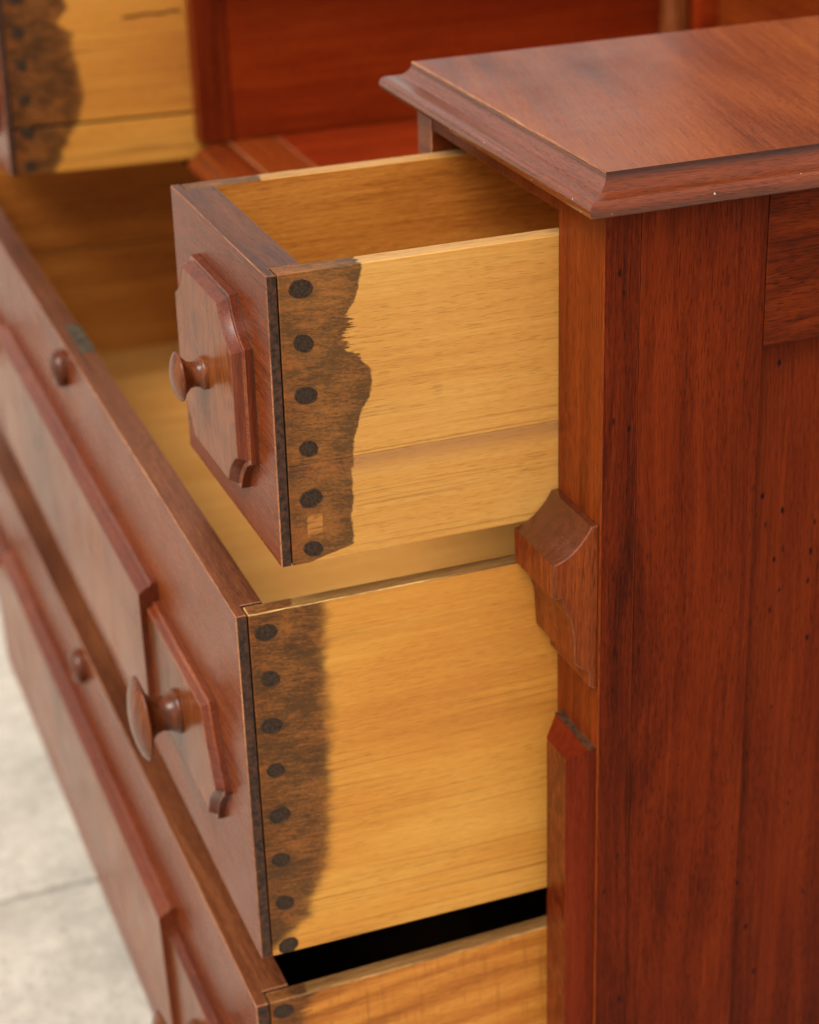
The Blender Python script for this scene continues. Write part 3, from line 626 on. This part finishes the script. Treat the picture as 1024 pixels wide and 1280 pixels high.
def long_drawer(label, e, th, strip, z1, h, pitch, yaw, stain, pal, pegz, pale, dz, cx, xj1, xj2, cross, piv_z):
    org = Vector((-W / 2, -e, z1 - h))
    piv = Vector((-S, 0, piv_z))
    rm = Matrix.Rotation(yaw, 4, 'Z') @ Matrix.Rotation(pitch, 4, 'X')
    root = empty('long_drawer', piv + rm @ (org - piv), (pitch, 0, yaw))
    tag(root, label, 'drawer', 'long drawers of the dresser')
    x1, x0 = -S, -W + S
    front_parts(org, root, x0, x1, -e, th, strip, z1 - h, z1)
    ys, yb = -e + strip + 0.0009, -e + 0.42; t = 0.0100
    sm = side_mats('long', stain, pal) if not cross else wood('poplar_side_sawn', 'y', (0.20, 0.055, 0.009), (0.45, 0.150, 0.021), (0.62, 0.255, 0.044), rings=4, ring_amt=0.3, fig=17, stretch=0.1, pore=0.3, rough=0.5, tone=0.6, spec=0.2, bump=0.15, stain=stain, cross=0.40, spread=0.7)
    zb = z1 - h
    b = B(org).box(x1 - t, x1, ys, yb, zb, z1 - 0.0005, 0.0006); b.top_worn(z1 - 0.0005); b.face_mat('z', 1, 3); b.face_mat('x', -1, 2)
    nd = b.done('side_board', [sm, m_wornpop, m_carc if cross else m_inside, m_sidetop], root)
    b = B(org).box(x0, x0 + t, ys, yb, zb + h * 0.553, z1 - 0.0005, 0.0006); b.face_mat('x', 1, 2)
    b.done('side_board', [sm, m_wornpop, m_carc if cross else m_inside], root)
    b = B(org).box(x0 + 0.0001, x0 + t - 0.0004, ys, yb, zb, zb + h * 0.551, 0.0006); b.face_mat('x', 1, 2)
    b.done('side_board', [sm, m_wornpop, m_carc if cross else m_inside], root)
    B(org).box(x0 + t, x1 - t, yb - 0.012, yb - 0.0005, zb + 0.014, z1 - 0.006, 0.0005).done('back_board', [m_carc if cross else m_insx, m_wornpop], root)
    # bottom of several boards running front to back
    mbt = m_carc if cross else m_bottom  # lower drawer's inside near black, painting in the shade of its gap
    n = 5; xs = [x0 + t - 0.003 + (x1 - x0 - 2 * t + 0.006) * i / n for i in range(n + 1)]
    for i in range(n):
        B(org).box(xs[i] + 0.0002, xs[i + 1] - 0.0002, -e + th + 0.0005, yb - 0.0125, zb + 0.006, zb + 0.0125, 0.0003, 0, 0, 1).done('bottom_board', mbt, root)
    pegs(org, lambda z: nd, x1, [-e + 0.0150 + 0.0006 * math.sin(i * 2.1) for i in range(len(pegz))], pegz, pale)
    # raised band: proud centre panel, lower pointed end panels
    T1, T2 = 0.0120, 0.0080
    zt, zl = z1 - 0.0670, z1 - 0.0670 - dz
    pr = [(-0.0003, 0), (0.0038, 0), (0.0044, 0.0004), (0.0052, 0.0020), (0.0056, 0.0022), (0.0080, 0.0030), (0.0104, 0.0046), (T1 - 0.0003, 0.0056), (T1, 0.0062)]
    b = B(org)
    poly = [(-e - y, zt - i) for y, i in pr] + [(-e - y, zl + i) for y, i in pr[::-1]]
    b.extrude(poly, 'x', xj2, xj1)
    b.bm.normal_update()
    b.done('centre_moulding', [m_mould], root)
    B(org).box(xj2 + 0.0004, xj1 - 0.0004, -e - T1 - 0.0002, -e - T1 + 0.003, zl + 0.0062, zt - 0.0062).done('veneer_panel', m_veneer, root)
    for sgn, xj in ((1, xj1), (-1, xj2)):
        zc = (zt + zl) / 2; hz = dz / 2 - 0.0125
        far = (xj1 + 0.146) if sgn > 0 else (xj2 - 0.146)
        inner = xj - sgn * 0.007
        # concave cants meeting in a blunt point at mid height
        zv = zc - hz * 0.20
        def bow(xa, za, xb, zb_, bx, n_=12):
            return [(xa + (xb - xa) * t - sgn * bx * 4 * t * (1 - t), za + (zb_ - za) * t) for t in [q_ / n_ for q_ in range(n_ + 1)]]
        up = bow(far - sgn * 0.0205, zc + hz, far - sgn * 0.0006, zv + 0.0030, 0.0022)
        dn = bow(far - sgn * 0.0010, zv - 0.0025, far - sgn * 0.0220, zc - hz, 0.0042)
        up = up[::-1]; dn = dn[::-1]
        outl = [(inner, zc - hz)] + dn + [(far, zv)] + up + [(inner, zc + hz)]
        if sgn < 0: outl = outl[::-1]
        def ring(ins, y): return [(a, -e - y, c) for a, c in offset(outl, ins)]
        b = B(org); b.loops([ring(0, -0.0003), ring(0, 0.0004), ring(0, 0.0036), ring(0.0004, 0.0040), ring(0.0020, 0.0041), ring(0.0022, 0.0044), ring(0.0040, T2 - 0.0004), ring(0.0044, T2)], False, smooth=True, mis=[2, 0, 1, 1, 1, 0, 1])
        b.done('end_moulding', [m_mould, m_ridge, m_pegrim], root, 24)
        b = B(org); b.loops([ring(0.0043, T2 - 0.003), ring(0.0043, T2 - 0.0001)], True)
        b.done('veneer_panel', m_veneer, root)
        kx = far - sgn * (0.0835 if sgn > 0 else 0.035)
        knob(root, org, kx, zc - 0.0010, -e - T2, 0.0248, 0.0215, 0.0132)
    # keyhole boss and lock plate
    b = B(org); kz = z1 - 0.0190
    b.lathe([(-0.001, 0.0128), (0.0040, 0.0130), (0.0062, 0.0124), (0.0080, 0.0110), (0.0086, 0.0098), (0.0082, 0.0086), (0.0072, 0.0064), (0.0070, 0)], (cx, -e, kz), (0, -1, 0), 36)
    es = b.done('keyhole_boss', m_knob, root)
    b = B(org); b.lathe([(0.0068, 0.0022), (0.0073, 0.0022), (0.0073, 0)], (cx, -e, kz + 0.002), (0, -1, 0), 16)
    b.box(cx - 0.0011, cx + 0.0011, -e - 0.0074, -e - 0.0068, kz - 0.0055, kz + 0.0005)
    b.done('keyhole', m_hole, es)
    if not cross: B(org).box(cx - 0.029, cx + 0.029, -e + th - 0.0095, -e + th + 0.0006, z1 - 0.030, z1 + 0.0005, 0.0003, 0, 0).done('lock_plate', m_brass, root)
    return root
st_top = dict(pts=[(0.0, 0.03), (1.0, 0.03)], z0=0.0, z1=1.0, y0=-0.2, y1=0.4, feather=0.008)
m_sidetop = wood('drawer_side_top_edge', 'y', (0.08, 0.034, 0.010), (0.18, 0.085, 0.024), (0.32, 0.165, 0.050), rings=2, ring_amt=0.1, pore=0.3, rough=0.5, tone=0.6, spec=0.3, stain=st_top)
m_insx = wood('varnished_poplar_back', 'x', (0.25, 0.078, 0.011), (0.43, 0.158, 0.023), (0.56, 0.245, 0.046), rings=3, ring_amt=0.2, pore=0.3, rough=0.42, tone=0.35, bump=0.15)
E2, T2Z = 0.1751, -0.1735
st2 = [(-0.1735, -0.129), (-0.1966, -0.1287), (-0.2202, -0.1305), (-0.2342, -0.1293), (-0.2681, -0.1297), (-0.2924, -0.1318), (-0.3226, -0.1329), (-0.335, -0.136), (-0.345, -0.139), (-0.352, -0.146), (-0.360, -0.1440), (-0.366, -0.152), (-0.372, -0.158), (-0.376, -0.166), (-0.3835, -0.172)]
s2 = mkstain(st2, (0, -E2, T2Z - 0.21), -0.3835, -0.1735, -0.172, -0.12, feather=0.005, soft=0.0085, amt=0.92)
long_drawer('upper full width drawer open beneath both small drawers, eight dark pegs in its end', E2, 0.0171, 0.0056, T2Z, 0.210, math.radians(0.1794), math.radians(-0.3162), s2, POP2,
            [-0.1854, -0.2123, -0.2397, -0.2668, -0.2945, -0.3224, -0.3503, -0.3785], (), 0.101, -0.482, -0.2358, -0.722, False, 0.0)
E3, T3Z = 0.1794, -0.4100
st3 = [(-0.41, -0.1405), (-0.415, -0.148), (-0.425, -0.152), (-0.45, -0.160), (-0.50, -0.155), (-0.68, -0.150)]
s3 = mkstain(st3, (0, -E3, T3Z - 0.265), -0.68, -0.41, -0.172, -0.12, feather=0.02, soft=0.006, amt=0.85)
long_drawer('lower long drawer, open at the bottom of the dresser just above the pale pavement', E3, 0.0218, 0.0071, T3Z, 0.265, math.radians(1.26), 0.0, s3, POP2,
            [-0.4180, -0.4455, -0.473, -0.5005, -0.528, -0.5555, -0.583, -0.6105, -0.638], (), 0.112, -0.500, -0.2490, -0.8180, True, T3Z)
